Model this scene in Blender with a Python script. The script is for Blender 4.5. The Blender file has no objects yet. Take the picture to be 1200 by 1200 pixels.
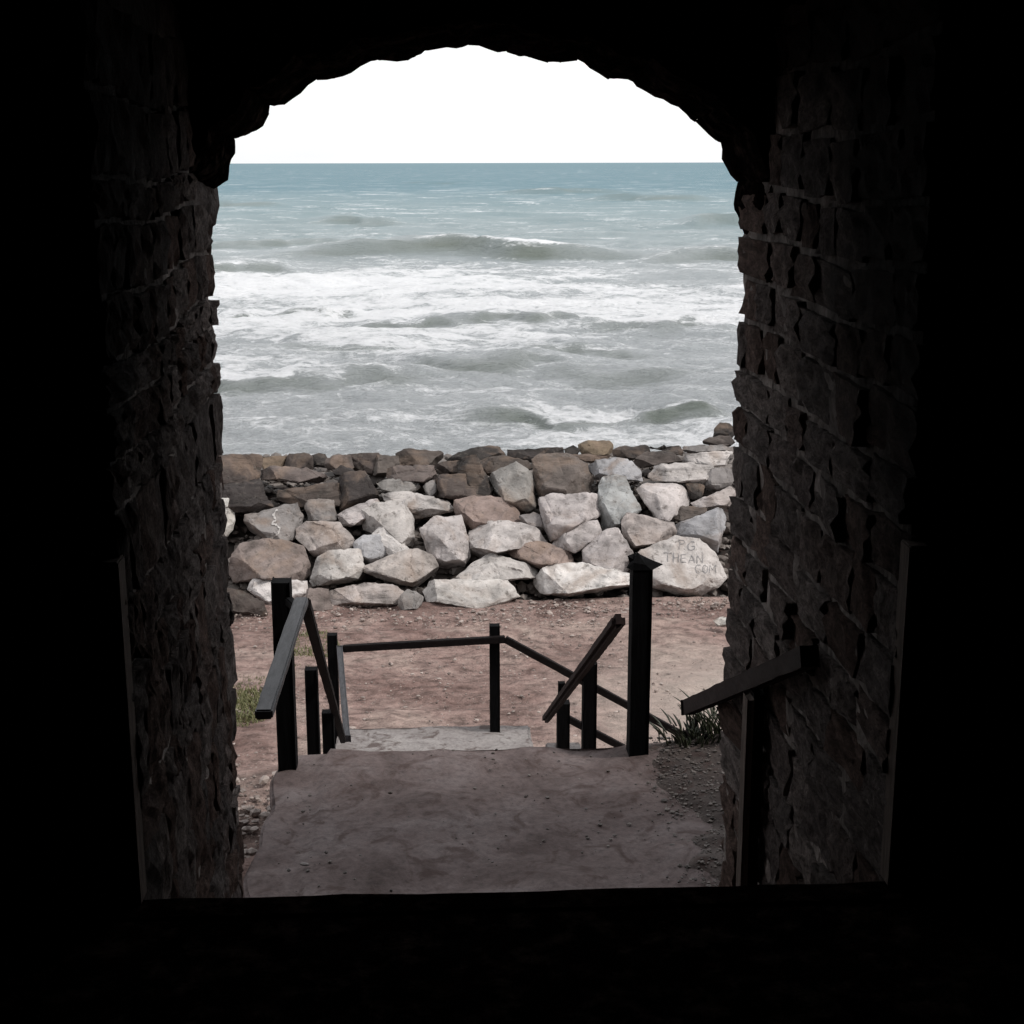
import bpy, bmesh, math, random
import numpy as np
from mathutils import Vector, Matrix, noise, Euler
from mathutils.bvhtree import BVHTree
PI = math.pi
R = math.radians
sc = bpy.context.scene
C = sc.collection

# ------------------------------------------------------------------ camera, world, sun, exposure
CAM = Vector((0, 0, 2.7))
F = 1700.0 / 1200.0
cam_d = bpy.data.cameras.new('camera'); cam = bpy.data.objects.new('camera', cam_d); C.objects.link(cam)
cam.location = CAM
cam.rotation_euler = Euler((R(90 - 13.56), R(0.12), R(-2.62)), 'XYZ')
cam_d.sensor_width = 36; cam_d.lens = 36 * F
cam_d.clip_start = 0.05; cam_d.clip_end = 30000
sc.camera = cam
ROT = cam.rotation_euler.to_matrix()

W = bpy.data.worlds.new('World'); sc.world = W; W.use_nodes = True
nt = W.node_tree; nt.nodes.clear()
SUN_EL, SUN_AZ = 50.0, 108.0            # azimuth from +Y towards +X
sky = nt.nodes.new('ShaderNodeTexSky'); sky.sky_type = 'NISHITA'; sky.sun_disc = False
sky.sun_elevation = R(SUN_EL); sky.sun_rotation = R(SUN_AZ); sky.dust_density = 3.0; sky.altitude = 5
tc = nt.nodes.new('ShaderNodeTexCoord'); mp = nt.nodes.new('ShaderNodeMapping'); mp.inputs['Scale'].default_value = (1, 1, 3.5)
cl = nt.nodes.new('ShaderNodeTexNoise'); cl.inputs['Scale'].default_value = 1.6; cl.inputs['Detail'].default_value = 6
cr = nt.nodes.new('ShaderNodeValToRGB')
cr.color_ramp.elements[0].position = 0.3; cr.color_ramp.elements[0].color = (9.3, 9.5, 9.9, 1)
cr.color_ramp.elements[1].position = 0.7; cr.color_ramp.elements[1].color = (13.0, 13.0, 13.0, 1)
mx = nt.nodes.new('ShaderNodeMix'); mx.data_type = 'RGBA'; mx.inputs[0].default_value = 0.88
bg = nt.nodes.new('ShaderNodeBackground'); bg.inputs['Strength'].default_value = 0.1
wo = nt.nodes.new('ShaderNodeOutputWorld')
L = nt.links.new
L(tc.outputs['Generated'], mp.inputs['Vector']); L(mp.outputs[0], cl.inputs['Vector']); L(cl.outputs['Fac'], cr.inputs[0])
L(sky.outputs[0], mx.inputs[6]); L(cr.outputs[0], mx.inputs[7]); L(mx.outputs[2], bg.inputs[0]); L(bg.outputs[0], wo.inputs[0])

sd = bpy.data.lights.new('sun', 'SUN'); sd.energy = 2.7; sd.angle = R(7); sd.color = (1.0, 0.955, 0.9)
so = bpy.data.objects.new('sun', sd); C.objects.link(so)
a = R(SUN_AZ); e = R(SUN_EL)
sundir = Vector((math.sin(a) * math.cos(e), math.cos(a) * math.cos(e), math.sin(e)))
so.rotation_euler = sundir.to_track_quat('Z', 'Y').to_euler()
so.location = (8, -8, 20)

sc.view_settings.view_transform = 'Standard'; sc.view_settings.look = 'None'
sc.view_settings.gamma = 1; sc.view_settings.exposure = 0.0
sc.render.engine = 'CYCLES'

# ------------------------------------------------------------------ helpers
def ray(px, py):
    """direction through a point of the 1200 px photograph (used to survey positions)"""
    v = Vector(((px - 600) / 1700.0, (600 - py) / 1700.0, -1.0))
    return (ROT @ v).normalized()
def atY(px, py, Y):
    d = ray(px, py); return CAM + d * ((Y - CAM.y) / d.y)
def atZ(px, py, Z):
    d = ray(px, py); return CAM + d * ((Z - CAM.z) / d.z)

def tag(o, label=None, cat=None, group=None, kind=None):
    if label: o['label'] = label
    if cat: o['category'] = cat
    if group: o['group'] = group
    if kind: o['kind'] = kind
    return o
def empty(name, loc, label, cat, group=None):
    o = bpy.data.objects.new(name, None); C.objects.link(o); o.location = loc
    o.empty_display_size = 0.1
    return tag(o, label, cat, group)
def put(name, me, parent=None, mat=None, loc=None):
    o = bpy.data.objects.new(name, me); C.objects.link(o)
    if mat is not None:
        if len(me.materials) == 0: me.materials.append(mat)
    if loc is not None: o.location = loc
    if parent is not None:
        o.parent = parent
        w = Vector((0, 0, 0)); q = parent
        while q is not None: w += q.location; q = q.parent
        o.location = o.location - w          # meshes are modelled in world space
    return o
def from_bm(bm, name, smooth=None):
    me = bpy.data.meshes.new(name); bm.normal_update(); bm.to_mesh(me); bm.free()
    if smooth is not None:
        me.shade_smooth()
        me.set_sharp_from_angle(angle=R(smooth))
    return me

def new_mat(name):
    m = bpy.data.materials.new(name); m.use_nodes = True
    n = m.node_tree; b = n.nodes['Principled BSDF']
    return m, n, b
def nd(n, t, **kw):
    x = n.nodes.new(t)
    for k, v in kw.items():
        if k in x.inputs: x.inputs[k].default_value = v
        else: setattr(x, k, v)
    return x
def coords(n, scale=(1, 1, 1), space='Object', rnd=False):
    t = nd(n, 'ShaderNodeTexCoord'); m = nd(n, 'ShaderNodeMapping'); m.inputs['Scale'].default_value = scale
    n.links.new(t.outputs[space], m.inputs['Vector'])
    if rnd:
        oi = nd(n, 'ShaderNodeObjectInfo'); mu = nd(n, 'ShaderNodeMath', operation='MULTIPLY'); mu.inputs[1].default_value = 57.0
        n.links.new(oi.outputs['Random'], mu.inputs[0]); n.links.new(mu.outputs[0], m.inputs['Location'])
    return m
def ramp(n, src, stops):
    r = nd(n, 'ShaderNodeValToRGB'); el = r.color_ramp.elements
    while len(el) < len(stops): el.new(0.5)
    for i, (p, c) in enumerate(stops):
        el[i].position = p; el[i].color = (c[0], c[1], c[2], 1) if len(c) == 3 else c
    n.links.new(src, r.inputs[0]); return r
def mix(n, a, b, fac, mode='MIX'):
    m = nd(n, 'ShaderNodeMix', data_type='RGBA', blend_type=mode)
    for i, v in ((6, a), (7, b)):
        if hasattr(v, 'default_value') or hasattr(v, 'is_linked'): n.links.new(v, m.inputs[i])
        else: m.inputs[i].default_value = (*v, 1)
    if isinstance(fac, (int, float)): m.inputs[0].default_value = fac
    else: n.links.new(fac, m.inputs[0])
    return m.outputs[2]
def g3(v): return (v, v, v)
def noise_n(n, vec, scale, detail=5, rough=0.6, dist=0.0):
    t = nd(n, 'ShaderNodeTexNoise', Scale=scale, Detail=detail, Roughness=rough, Distortion=dist)
    n.links.new(vec, t.inputs['Vector']); return t.outputs['Fac']
def bump(n, b, h, strength, dist, prev=None):
    x = nd(n, 'ShaderNodeBump', Strength=strength, Distance=dist); n.links.new(h, x.inputs['Height'])
    if prev is not None: n.links.new(prev, x.inputs['Normal'])
    n.links.new(x.outputs[0], b.inputs['Normal']); return x.outputs[0]

# ------------------------------------------------------------------ materials
def mat_boulder(name, strata=False):
    m, n, b = new_mat(name)
    c = coords(n, rnd=True).outputs[0]
    oi = nd(n, 'ShaderNodeObjectInfo')
    n1 = noise_n(n, c, 2.6, 7, 0.62, 0.4)
    tone = ramp(n, n1, [(0.3, g3(0.42)), (0.48, g3(0.92)), (0.7, g3(1.3))]).outputs[0]
    col = mix(n, oi.outputs['Color'], tone, 1.0, 'MULTIPLY')
    n2 = noise_n(n, c, 1.3, 4, 0.6, 0.8)
    st = ramp(n, n2, [(0.52, g3(0)), (0.68, g3(0.55))]).outputs[0]
    col = mix(n, col, (0.23, 0.165, 0.125), st)
    n3 = noise_n(n, c, 9.0, 6, 0.75)
    sp = ramp(n, n3, [(0.56, g3(0)), (0.66, g3(0.75))]).outputs[0]
    col = mix(n, col, (0.10, 0.088, 0.078), sp)
    n4 = noise_n(n, c, 5.0, 6, 0.7, 1.0)
    li = ramp(n, n4, [(0.60, g3(0)), (0.70, g3(0.6))]).outputs[0]
    pale = mix(n, oi.outputs['Color'], g3(1.45), 1.0, 'MULTIPLY')
    col = mix(n, col, pale, li)
    vec = coords(n, (1.2, 1.2, 9.0) if strata else (2.2, 2.2, 5.0), rnd=True).outputs[0]
    n5 = noise_n(n, vec, 1.6 if strata else 1.1, 5, 0.65, 0.6)
    bands = ramp(n, n5, [(0.36, g3(0.45)), (0.46, g3(1.0)), (0.6, g3(1.05)), (0.72, g3(0.8))]).outputs[0]
    col = mix(n, col, bands, 0.75 if strata else 0.4, 'MULTIPLY')
    n.links.new(col, b.inputs['Base Color']); b.inputs['Roughness'].default_value = 0.9
    b.inputs['Specular IOR Level'].default_value = 0.25
    p = bump(n, b, n5, 0.5, 0.06)
    p = bump(n, b, noise_n(n, c, 7, 8, 0.7), 0.65, 0.05, p)
    bump(n, b, noise_n(n, c, 30, 5, 0.7), 0.5, 0.012, p)
    return m
M_BOULDER = mat_boulder('boulder_rock'); M_STRATA = mat_boulder('layered_rock', True)

def mat_masonry(name, cols, gloss=0.92, scale=1.0, spec=0.06, shade_fade=False):
    m, n, b = new_mat(name)
    c = coords(n, (scale, scale, scale), rnd=True).outputs[0]
    oi = nd(n, 'ShaderNodeObjectInfo')
    base = ramp(n, oi.outputs['Random'], cols).outputs[0]
    n1 = noise_n(n, c, 4, 6, 0.7, 0.5)
    tone = ramp(n, n1, [(0.32, g3(0.3)), (0.5, g3(0.95)), (0.66, g3(1.7))]).outputs[0]
    col = mix(n, base, tone, 1.0, 'MULTIPLY')
    n2 = noise_n(n, c, 14, 5, 0.7)
    col = mix(n, col, (0.05, 0.035, 0.03), ramp(n, n2, [(0.5, g3(0)), (0.66, g3(0.8))]).outputs[0])
    nv = noise_n(n, coords(n, (1, 2.2, 0.9), rnd=True).outputs[0], 11, 7, 0.75, 0.8)
    col = mix(n, col, g3(1.9), ramp(n, nv, [(0.55, g3(0)), (0.66, g3(0.8))]).outputs[0], 'MULTIPLY')
    if shade_fade:  # darkens upwards and inwards: the passage's fading daylight painted into the colour
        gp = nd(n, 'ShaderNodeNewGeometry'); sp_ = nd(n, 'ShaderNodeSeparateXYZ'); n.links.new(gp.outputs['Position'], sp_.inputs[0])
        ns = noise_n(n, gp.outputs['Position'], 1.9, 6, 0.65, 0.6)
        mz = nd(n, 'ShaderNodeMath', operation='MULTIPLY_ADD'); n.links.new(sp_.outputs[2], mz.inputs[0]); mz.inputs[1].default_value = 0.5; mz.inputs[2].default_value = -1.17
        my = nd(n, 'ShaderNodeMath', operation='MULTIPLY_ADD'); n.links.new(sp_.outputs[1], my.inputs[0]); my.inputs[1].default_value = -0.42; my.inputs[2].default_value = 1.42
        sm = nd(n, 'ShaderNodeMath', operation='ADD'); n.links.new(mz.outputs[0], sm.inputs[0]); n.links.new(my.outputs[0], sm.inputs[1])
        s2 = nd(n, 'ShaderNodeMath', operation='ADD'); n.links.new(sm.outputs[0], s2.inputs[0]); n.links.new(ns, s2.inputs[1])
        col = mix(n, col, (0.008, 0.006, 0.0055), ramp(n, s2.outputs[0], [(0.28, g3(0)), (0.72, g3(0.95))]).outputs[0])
    n.links.new(col, b.inputs['Base Color']); b.inputs['Roughness'].default_value = gloss
    b.inputs['Specular IOR Level'].default_value = spec
    p = bump(n, b, n1, 1.0, 0.06)
    cv = coords(n, (1, 1.4, 0.45), rnd=True).outputs[0]
    p = bump(n, b, noise_n(n, cv, 16, 7, 0.75, 0.5), 1.0, 0.05, p)
    return m
M_STONE = mat_masonry('masonry_stone', [(0.0, (0.11, 0.075, 0.064)), (0.2, (0.165, 0.115, 0.099)), (0.42, (0.18, 0.148, 0.139)), (0.65, (0.14, 0.122, 0.117)), (1.0, (0.27, 0.228, 0.213))], shade_fade=True)
M_MORTAR = mat_masonry('lime_mortar', [(0, (0.29, 0.255, 0.24)), (1, (0.33, 0.29, 0.27))], shade_fade=True)
M_SHADED = mat_masonry('shaded_stone', [(0, (0.003, 0.0025, 0.0022)), (1, (0.007, 0.0055, 0.005))], spec=0.0)  # vault stone coloured near black to hold the shade of the passage
M_ROOM = mat_masonry('shaded_plaster', [(0, (0.004, 0.0027, 0.0026)), (1, (0.006, 0.004, 0.0038))], spec=0.0)  # near black, the darkness of the unlit room put into the colour

def mat_wood(name, col, rough, spec=0.4, grain=(2, 2, 22)):
    m, n, b = new_mat(name)
    c = coords(n, grain, rnd=True).outputs[0]
    n1 = noise_n(n, c, 3.0, 6, 0.7)
    t = ramp(n, n1, [(0.3, g3(0.5)), (0.7, g3(1.5))]).outputs[0]
    cc = mix(n, col, t, 1.0, 'MULTIPLY'); n.links.new(cc, b.inputs['Base Color'])
    b.inputs['Roughness'].default_value = rough; b.inputs['Specular IOR Level'].default_value = spec
    bump(n, b, n1, 0.5, 0.006)
    return m
M_POST = mat_wood('tarred_timber', (0.004, 0.004, 0.0045), 0.8, 0.05, (25, 25, 3))
M_RAIL = mat_wood('weathered_rail', (0.008, 0.006, 0.006), 0.75, 0.08, (20, 4, 20))
M_GREY = mat_wood('worn_grey_rail', (0.045, 0.045, 0.05), 0.55, 0.3, (20, 3, 20))
M_RED = mat_wood('red_brown_rail', (0.017, 0.011, 0.0105), 0.75, 0.08, (20, 4, 20))
M_BOARD = mat_wood('bare_board', (0.10, 0.08, 0.07), 0.8, 0.05, (25, 25, 3))

def mat_earth():
    m, n, b = new_mat('trodden_earth')
    c = coords(n).outputs[0]
    n1 = noise_n(n, c, 0.8, 6, 0.65, 0.5)
    col = ramp(n, n1, [(0.33, (0.165, 0.105, 0.092)), (0.5, (0.285, 0.2, 0.178)), (0.66, (0.37, 0.285, 0.25))]).outputs[0]
    c2 = coords(n, (2.2, 3.2, 1)).outputs[0]
    n2 = noise_n(n, c2, 2.2, 7, 0.72, 0.4)
    col = mix(n, col, ramp(n, n2, [(0.36, g3(0.42)), (0.5, g3(1.0)), (0.64, g3(1.4))]).outputs[0], 0.95, 'MULTIPLY')
    n3 = noise_n(n, c, 18, 5, 0.75)
    col = mix(n, col, (0.42, 0.37, 0.33), ramp(n, n3, [(0.60, g3(0)), (0.68, g3(0.7))]).outputs[0])
    col = mix(n, col, (0.09, 0.062, 0.052), ramp(n, n3, [(0.3, g3(0.75)), (0.38, g3(0))]).outputs[0])
    # pale sand patch towards the right
    sx = nd(n, 'ShaderNodeSeparateXYZ'); t = nd(n, 'ShaderNodeTexCoord'); n.links.new(t.outputs['Object'], sx.inputs[0])
    mr = nd(n, 'ShaderNodeMapRange'); n.links.new(sx.outputs[0], mr.inputs[0])
    mr.inputs[1].default_value = 1.0; mr.inputs[2].default_value = 3.0
    mr2 = nd(n, 'ShaderNodeMapRange'); n.links.new(sx.outputs[1], mr2.inputs[0])
    mr2.inputs[1].default_value = 17.6; mr2.inputs[2].default_value = 15.6
    mu = nd(n, 'ShaderNodeMath', operation='MULTIPLY'); n.links.new(mr.outputs[0], mu.inputs[0]); n.links.new(mr2.outputs[0], mu.inputs[1])
    mu2 = nd(n, 'ShaderNodeMath', operation='MULTIPLY'); n.links.new(mu.outputs[0], mu2.inputs[0]); mu2.inputs[1].default_value = 0.85
    col = mix(n, col, (0.48, 0.41, 0.365), mu2.outputs[0])
    n.links.new(col, b.inputs['Base Color']); b.inputs['Roughness'].default_value = 0.95
    b.inputs['Specular IOR Level'].default_value = 0.15
    p = bump(n, b, n2, 0.9, 0.09)
    bump(n, b, n3, 0.9, 0.035, p)
    return m
M_EARTH = mat_earth()
def mat_concrete(name, ca, cb, cc):
    m, n, b = new_mat(name)
    c = coords(n).outputs[0]
    n1 = noise_n(n, c, 1.7, 7, 0.68, 0.6)
    col = ramp(n, n1, [(0.32, ca), (0.5, cb), (0.68, cc)]).outputs[0]
    n2 = noise_n(n, c, 30, 6, 0.75)
    col = mix(n, col, ramp(n, n2, [(0.3, g3(0.55)), (0.5, g3(1)), (0.7, g3(1.25))]).outputs[0], 0.9, 'MULTIPLY')
    n3 = noise_n(n, c, 6, 4, 0.6, 1.5)
    col = mix(n, col, (0.05, 0.03, 0.026), ramp(n, n3, [(0.52, g3(0)), (0.66, g3(0.75))]).outputs[0])
    n.links.new(col, b.inputs['Base Color']); b.inputs['Roughness'].default_value = 0.85
    b.inputs['Specular IOR Level'].default_value = 0.25
    p = bump(n, b, n1, 0.4, 0.03)
    bump(n, b, n2, 0.5, 0.01, p)
    return m
M_LAND = mat_concrete('earthy_concrete', (0.06, 0.042, 0.039), (0.118, 0.090, 0.087), (0.165, 0.138, 0.137))
M_CONC = mat_concrete('pale_concrete', (0.15, 0.132, 0.125), (0.21, 0.19, 0.185), (0.28, 0.26, 0.25))
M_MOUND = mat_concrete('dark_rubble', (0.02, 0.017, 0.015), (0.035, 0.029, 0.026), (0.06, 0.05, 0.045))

def mat_leaf(name, c0, c1):
    m, n, b = new_mat(name)
    g = nd(n, 'ShaderNodeNewGeometry')
    col = ramp(n, g.outputs['Random Per Island'], [(0, c0), (1, c1)]).outputs[0]
    n.links.new(col, b.inputs['Base Color']); b.inputs['Roughness'].default_value = 0.6
    return m
M_LEAF = mat_leaf('succulent_leaf', (0.018, 0.025, 0.013), (0.05, 0.056, 0.03))
M_GRASS = mat_leaf('grass_blade', (0.085, 0.1, 0.035), (0.2, 0.185, 0.085))
M_PEB = mat_leaf('pebble', (0.09, 0.065, 0.055), (0.36, 0.3, 0.27))
M_LITTER = mat_leaf('litter', (0.03, 0.022, 0.019), (0.13, 0.108, 0.096))
M_INK = new_mat('faded_ink')[0]; M_INK.node_tree.nodes['Principled BSDF'].inputs['Base Color'].default_value = (0.19, 0.185, 0.19, 1)
M_INK.node_tree.nodes['Principled BSDF'].inputs['Roughness'].default_value = 0.9

# ------------------------------------------------------------------ numpy noise
def vn(x, y, seed=0):
    xi = np.floor(x).astype(np.int64); yi = np.floor(y).astype(np.int64)
    fx = x - xi; fy = y - yi; fx = fx * fx * (3 - 2 * fx); fy = fy * fy * (3 - 2 * fy)
    def h(i, j):
        k = (i * 374761393 + j * 668265263 + seed * 1442695041) & 0xffffffff
        k = ((k ^ (k >> 13)) * 1274126177) & 0xffffffff
        return ((k ^ (k >> 16)) & 0xffff) / 65535.0
    return (h(xi, yi) * (1 - fx) + h(xi + 1, yi) * fx) * (1 - fy) + (h(xi, yi + 1) * (1 - fx) + h(xi + 1, yi + 1) * fx) * fy
def fbm(x, y, seed=0, octv=4, gain=0.5):
    s = 0; a = 1; t = 0
    for k in range(octv):
        s = s + a * vn(x, y, seed + k); t += a; x = x * 2.03 + 3.1; y = y * 2.03 + 1.7; a *= gain
    return s / t
def grid_mesh(name, X, Y, Z, mat, attrs=None):
    r, c = X.shape
    me = bpy.data.meshes.new(name)
    me.vertices.add(r * c); me.vertices.foreach_set('co', np.stack([X, Y, Z], -1).astype(np.float32).ravel())
    i = np.arange(r * c).reshape(r, c)
    q = np.stack([i[:-1, :-1], i[:-1, 1:], i[1:, 1:], i[1:, :-1]], -1).reshape(-1)
    nf = (r - 1) * (c - 1)
    me.loops.add(nf * 4); me.loops.foreach_set('vertex_index', q.astype(np.int32))
    me.polygons.add(nf); me.polygons.foreach_set('loop_start', (np.arange(nf) * 4).astype(np.int32))
    me.polygons.foreach_set('use_smooth', np.ones(nf, bool))
    me.update(calc_edges=True)
    for k, v in (attrs or {}).items():
        at = me.attributes.new(k, 'FLOAT', 'POINT'); at.data.foreach_set('value', v.astype(np.float32).ravel())
    me.materials.append(mat)
    return me
def ss(a, b, x):
    t = np.clip((x - a) / (b - a), 0, 1); return t * t * (3 - 2 * t)

# ------------------------------------------------------------------ the sea
SEA = -4.5
def make_sea():
    ys = 1 / np.linspace(1 / 26.0, 1 / 900.0, 560)
    ys = np.concatenate([[20, 23], ys, [1100, 1400, 1900, 2700, 4000, 7000, 14000]])
    t = np.concatenate([np.linspace(-1.4, -0.27, 40), np.linspace(-0.26, 0.32, 620), np.linspace(0.33, 1.4, 40)])
    T, Y = np.meshgrid(t, ys); X = T * Y
    Z = np.zeros_like(X); foam = np.zeros_like(X)
    rng = np.random.RandomState(5)
    step = np.maximum(Y * 0.0010, Y * Y / 560 * 0.036)      # local grid spacing
    # slope-limited chop
    for k in range(46):
        lam = 0.45 * (1.115 ** k)
        if lam > 26: break
        for j in range(2):
            th = rng.normal(0, 0.55) ; ph = rng.rand() * 6.28
            kx = math.sin(th) * 2 * PI / lam; ky = math.cos(th) * 2 * PI / lam
            wob = 1.2 * lam * (vn(X / (lam * 4), Y / (lam * 2.6), 100 + k * 2 + j) - 0.5) * 2
            amp = lam * 0.0056 * (1.35 if lam < 3 else 0.8 if lam < 8 else 0.4)
            fade = ss(1.2, 3.5, lam / step)
            s = np.sin(kx * (X + wob) + ky * (Y + wob) + ph)
            Z += amp * fade * (s + 0.35 * np.cos(2 * (kx * (X + wob) + ky * (Y + wob) + ph)))
    # named wave crests: photo x from..to, photo y of the crest line, height m, width m, foam on the crest, foam behind
    crests = [(350, 720, 299, 1.35, 3.4, 0.6, -0.15), (215, 420, 287, 0.55, 3.5, 0.1, 0.0), (235, 345, 314, 0.55, 3.0, 0.1, 0.1), (760, 930, 305, 0.7, 3.5, 0.15, 0.05),
              (590, 730, 226, 1.3, 9, 0.0, 0), (690, 840, 234, 1.2, 8, 0.2, 0), (370, 470, 262, 0.8, 6, 0.0, 0), (800, 900, 262, 0.8, 6, 0, 0),
              (250, 330, 240, 0.8, 8, 0, 0), (480, 560, 215, 1.0, 10, 0, 0),
              (325, 415, 371, 0.42, 1.6, 0.5, 0.35), (250, 300, 372, 0.3, 1.4, 0.3, 0.2), (535, 680, 377, 0.34, 1.6, 0.6, 0.45), (690, 840, 382, 0.26, 1.6, 0.45, 0.25), (420, 540, 383, 0.25, 1.2, 0.45, 0.2),
              (225, 375, 448, 0.36, 1.8, 0.75, 0.5), (350, 500, 451, 0.25, 1.8, 0.2, 0.2), (470, 670, 428, 0.38, 2.2, 0.1, 0.1), (640, 800, 436, 0.2, 1.8, 0.05, 0),
              (550, 720, 488, 0.30, 1.2, 0.35, 0.1), (740, 850, 488, 0.62, 1.2, 0.8, -0.1), (330, 480, 405, 0.2, 1.6, 0.1, 0.2), (600, 760, 408, 0.22, 1.6, 0.1, 0.1)]
    aer_shade = np.ones_like(X)
    for i, (x0, x1, py, h, w, fc, fb) in enumerate(crests):
        a = atZ(x0, py, SEA); b = atZ(x1, py, SEA)
        yc = (a.y + b.y) / 2; xc = (a.x + b.x) / 2; ln = (b.x - a.x) / 2
        u = (X - xc) / ln
        env = np.exp(-(np.abs(u) ** 4.0) * 0.9)
        mean = yc + (vn(X / (ln * 0.5) + 9.1 * i, X * 0 + i, 33) - 0.5) * w * 1.6
        d = (Y - mean) / w
        prof = np.where(d < 0, np.exp(-(d / 0.55) ** 2), np.exp(-(d / 1.7) ** 2))
        hv = (0.75 + 0.5 * vn(X / (w * 1.5), Y / w, 50 + i)) if i else 0.93 + 0.14 * vn(X / (w * 3), Y / w, 50)
        Z += h * env * prof * hv
        crest = np.exp(-((d - 0.12) / 0.22) ** 2) * env
        patch = ss(0.42, 0.62, vn(X / (ln * 0.42) + 4.0 * i, Y / (3 * w), 71 + i))
        foam += fc * crest * (0.35 + 0.9 * patch)
        aer_shade -= min(1.0, 0.35 + 1.2 * h / w) * env * np.exp(-((d + 0.5) / 0.6) ** 2) * (0.6 + 0.8 * vn(X / w, Y / (w * .4), 200 + i))  # shoreward faces: clearer water, also painted darker for their weaker sky reflection
        foam += fb * env * ss(0.0, 0.5, d) * np.exp(-(d / 3.0) ** 2)
        foam -= 0.45 * env * np.exp(-((d + 0.55) / 0.42) ** 2)       # the clear green wave face
    # surf zone: churned foam between ~62 m and ~103 m from the wall
    m = fbm(X / 9.0, Y / 6.0, 7, 4)
    cx = -(X + 6) / 26
    surf = ss(60, 72, Y) * (1 - ss(84 + 14 * np.clip(-X / 20, -0.6, 1), 106, Y))
    foam += surf * (0.54 + 0.8 * (m - 0.5) + 0.12 * np.clip(-X / 14, -0.7, 1)) + 0.30 * ss(78, 86, Y) * (1 - ss(92, 104, Y)) * ss(14, -10, X)
    mid = ss(47, 60, Y) * (1 - ss(62, 74, Y))
    foam += mid * (0.26 + 1.1 * (m - 0.5))
    near = 1 - ss(40, 52, Y)
    foam += near * (0.17 + 0.8 * (fbm(X / 4.0, Y / 3.0, 19, 4) - 0.5))
    # wash against the rocks
    foam += (1 - ss(27, 36, Y)) * 0.25 + (1 - ss(36, 41, Y)) * ss(4.6, 7.0, X) * 0.5 + 0.22 * np.exp(-((Y - 38.5) / 1.6) ** 2) * ss(0.5, 3, X)
    far = ss(105, 130, Y)
    foam += far * (ss(0.66, 0.8, fbm(X / 14, Y / 9, 41, 3)) * 0.25 - 0.1)
    foam -= 0.10 * ss(200, 900, Y) + 0.6 * ss(1200, 3000, Y)
    foam = np.clip(foam, -0.6, 1)
    Z += 0.10 * surf * (fbm(X / 1.2, Y / 1.2, 88, 4) - 0.5) * 2
    lip = np.clip(foam, 0, 1) * ss(0.5, 3, 1 / (step + 1e-6))
    Z += 0.05 * lip * fbm(X / 0.7, Y / 0.7, 61, 3)
    Z = Z * (1 - ss(700, 1500, Y))
    m_, n, b = new_mat('sea_water')
    at = nd(n, 'ShaderNodeAttribute', attribute_name='foam')
    c = coords(n, (0.45, 0.8, 1)).outputs[0]
    nf = noise_n(n, c, 2.6, 9, 0.82, 0.8)
    c3 = coords(n, (0.10, 0.22, 1)).outputs[0]
    nb = noise_n(n, c3, 1.0, 8, 0.7, 0.4)
    av = nd(n, 'ShaderNodeMath', operation='ADD'); n.links.new(nf, av.inputs[0]); n.links.new(nb, av.inputs[1])
    sb = nd(n, 'ShaderNodeMath', operation='SUBTRACT'); n.links.new(av.outputs[0], sb.inputs[0]); sb.inputs[1].default_value = 1.0
    ad = nd(n, 'ShaderNodeMath', operation='MULTIPLY_ADD'); n.links.new(sb.outputs[0], ad.inputs[0]); ad.inputs[1].default_value = 3.6
    n.links.new(at.outputs['Fac'], ad.inputs[2])
    fm = ramp(n, ad.outputs[0], [(0.16, g3(0)), (0.38, g3(0.33)), (0.50, g3(0.6)), (0.68, g3(0.95))]).outputs[0]
    sx = nd(n, 'ShaderNodeSeparateXYZ'); t_ = nd(n, 'ShaderNodeTexCoord'); n.links.new(t_.outputs['Object'], sx.inputs[0])
    mr = nd(n, 'ShaderNodeMapRange'); n.links.new(sx.outputs[1], mr.inputs[0]); mr.inputs[1].default_value = 40; mr.inputs[2].default_value = 420
    wc = ramp(n, mr.outputs[0], [(0, (0.37, 0.39, 0.405)), (0.16, (0.33, 0.36, 0.375)), (0.27, (0.21, 0.265, 0.28)), (0.45, (0.155, 0.225, 0.245)), (1.0, (0.105, 0.185, 0.22))]).outputs[0]
    at2 = nd(n, 'ShaderNodeAttribute', attribute_name='aeration_shade')
    wc = mix(n, (0.145, 0.168, 0.148), wc, at2.outputs['Fac'])
    col = mix(n, wc, (0.78, 0.79, 0.81), fm)
    n.links.new(col, b.inputs['Base Color'])
    rr = ramp(n, fm, [(0, g3(0.17)), (1, g3(0.9))]).outputs[0]; n.links.new(rr, b.inputs['Roughness'])
    b.inputs['IOR'].default_value = 1.33
    sl = ramp(n, mr.outputs[0], [(0, g3(0.5)), (0.25, g3(0.38)), (1.0, g3(0.12))]).outputs[0]; n.links.new(sl, b.inputs['Specular IOR Level'])
    c2 = coords(n, (1.0, 1.6, 1)).outputs[0]
    p = bump(n, b, noise_n(n, c2, 1.3, 9, 0.75), 1.0, 0.36)
    p = bump(n, b, noise_n(n, c2, 5.0, 5, 0.7), 0.8, 0.07, p)
    c4 = coords(n, (0.16, 0.3, 1)).outputs[0]
    bump(n, b, noise_n(n, c4, 1.0, 6, 0.6), 0.7, 1.0, p)
    # unresolved wave facets hide the mirror part of far water
    df = nd(n, 'ShaderNodeBsdfDiffuse'); n.links.new(col, df.inputs['Color'])
    ms = nd(n, 'ShaderNodeMixShader'); n.links.new(ramp(n, mr.outputs[0], [(0, g3(0.0)), (0.15, g3(0.15)), (0.5, g3(0.45)), (1.0, g3(0.75))]).outputs[0], ms.inputs[0])
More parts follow.
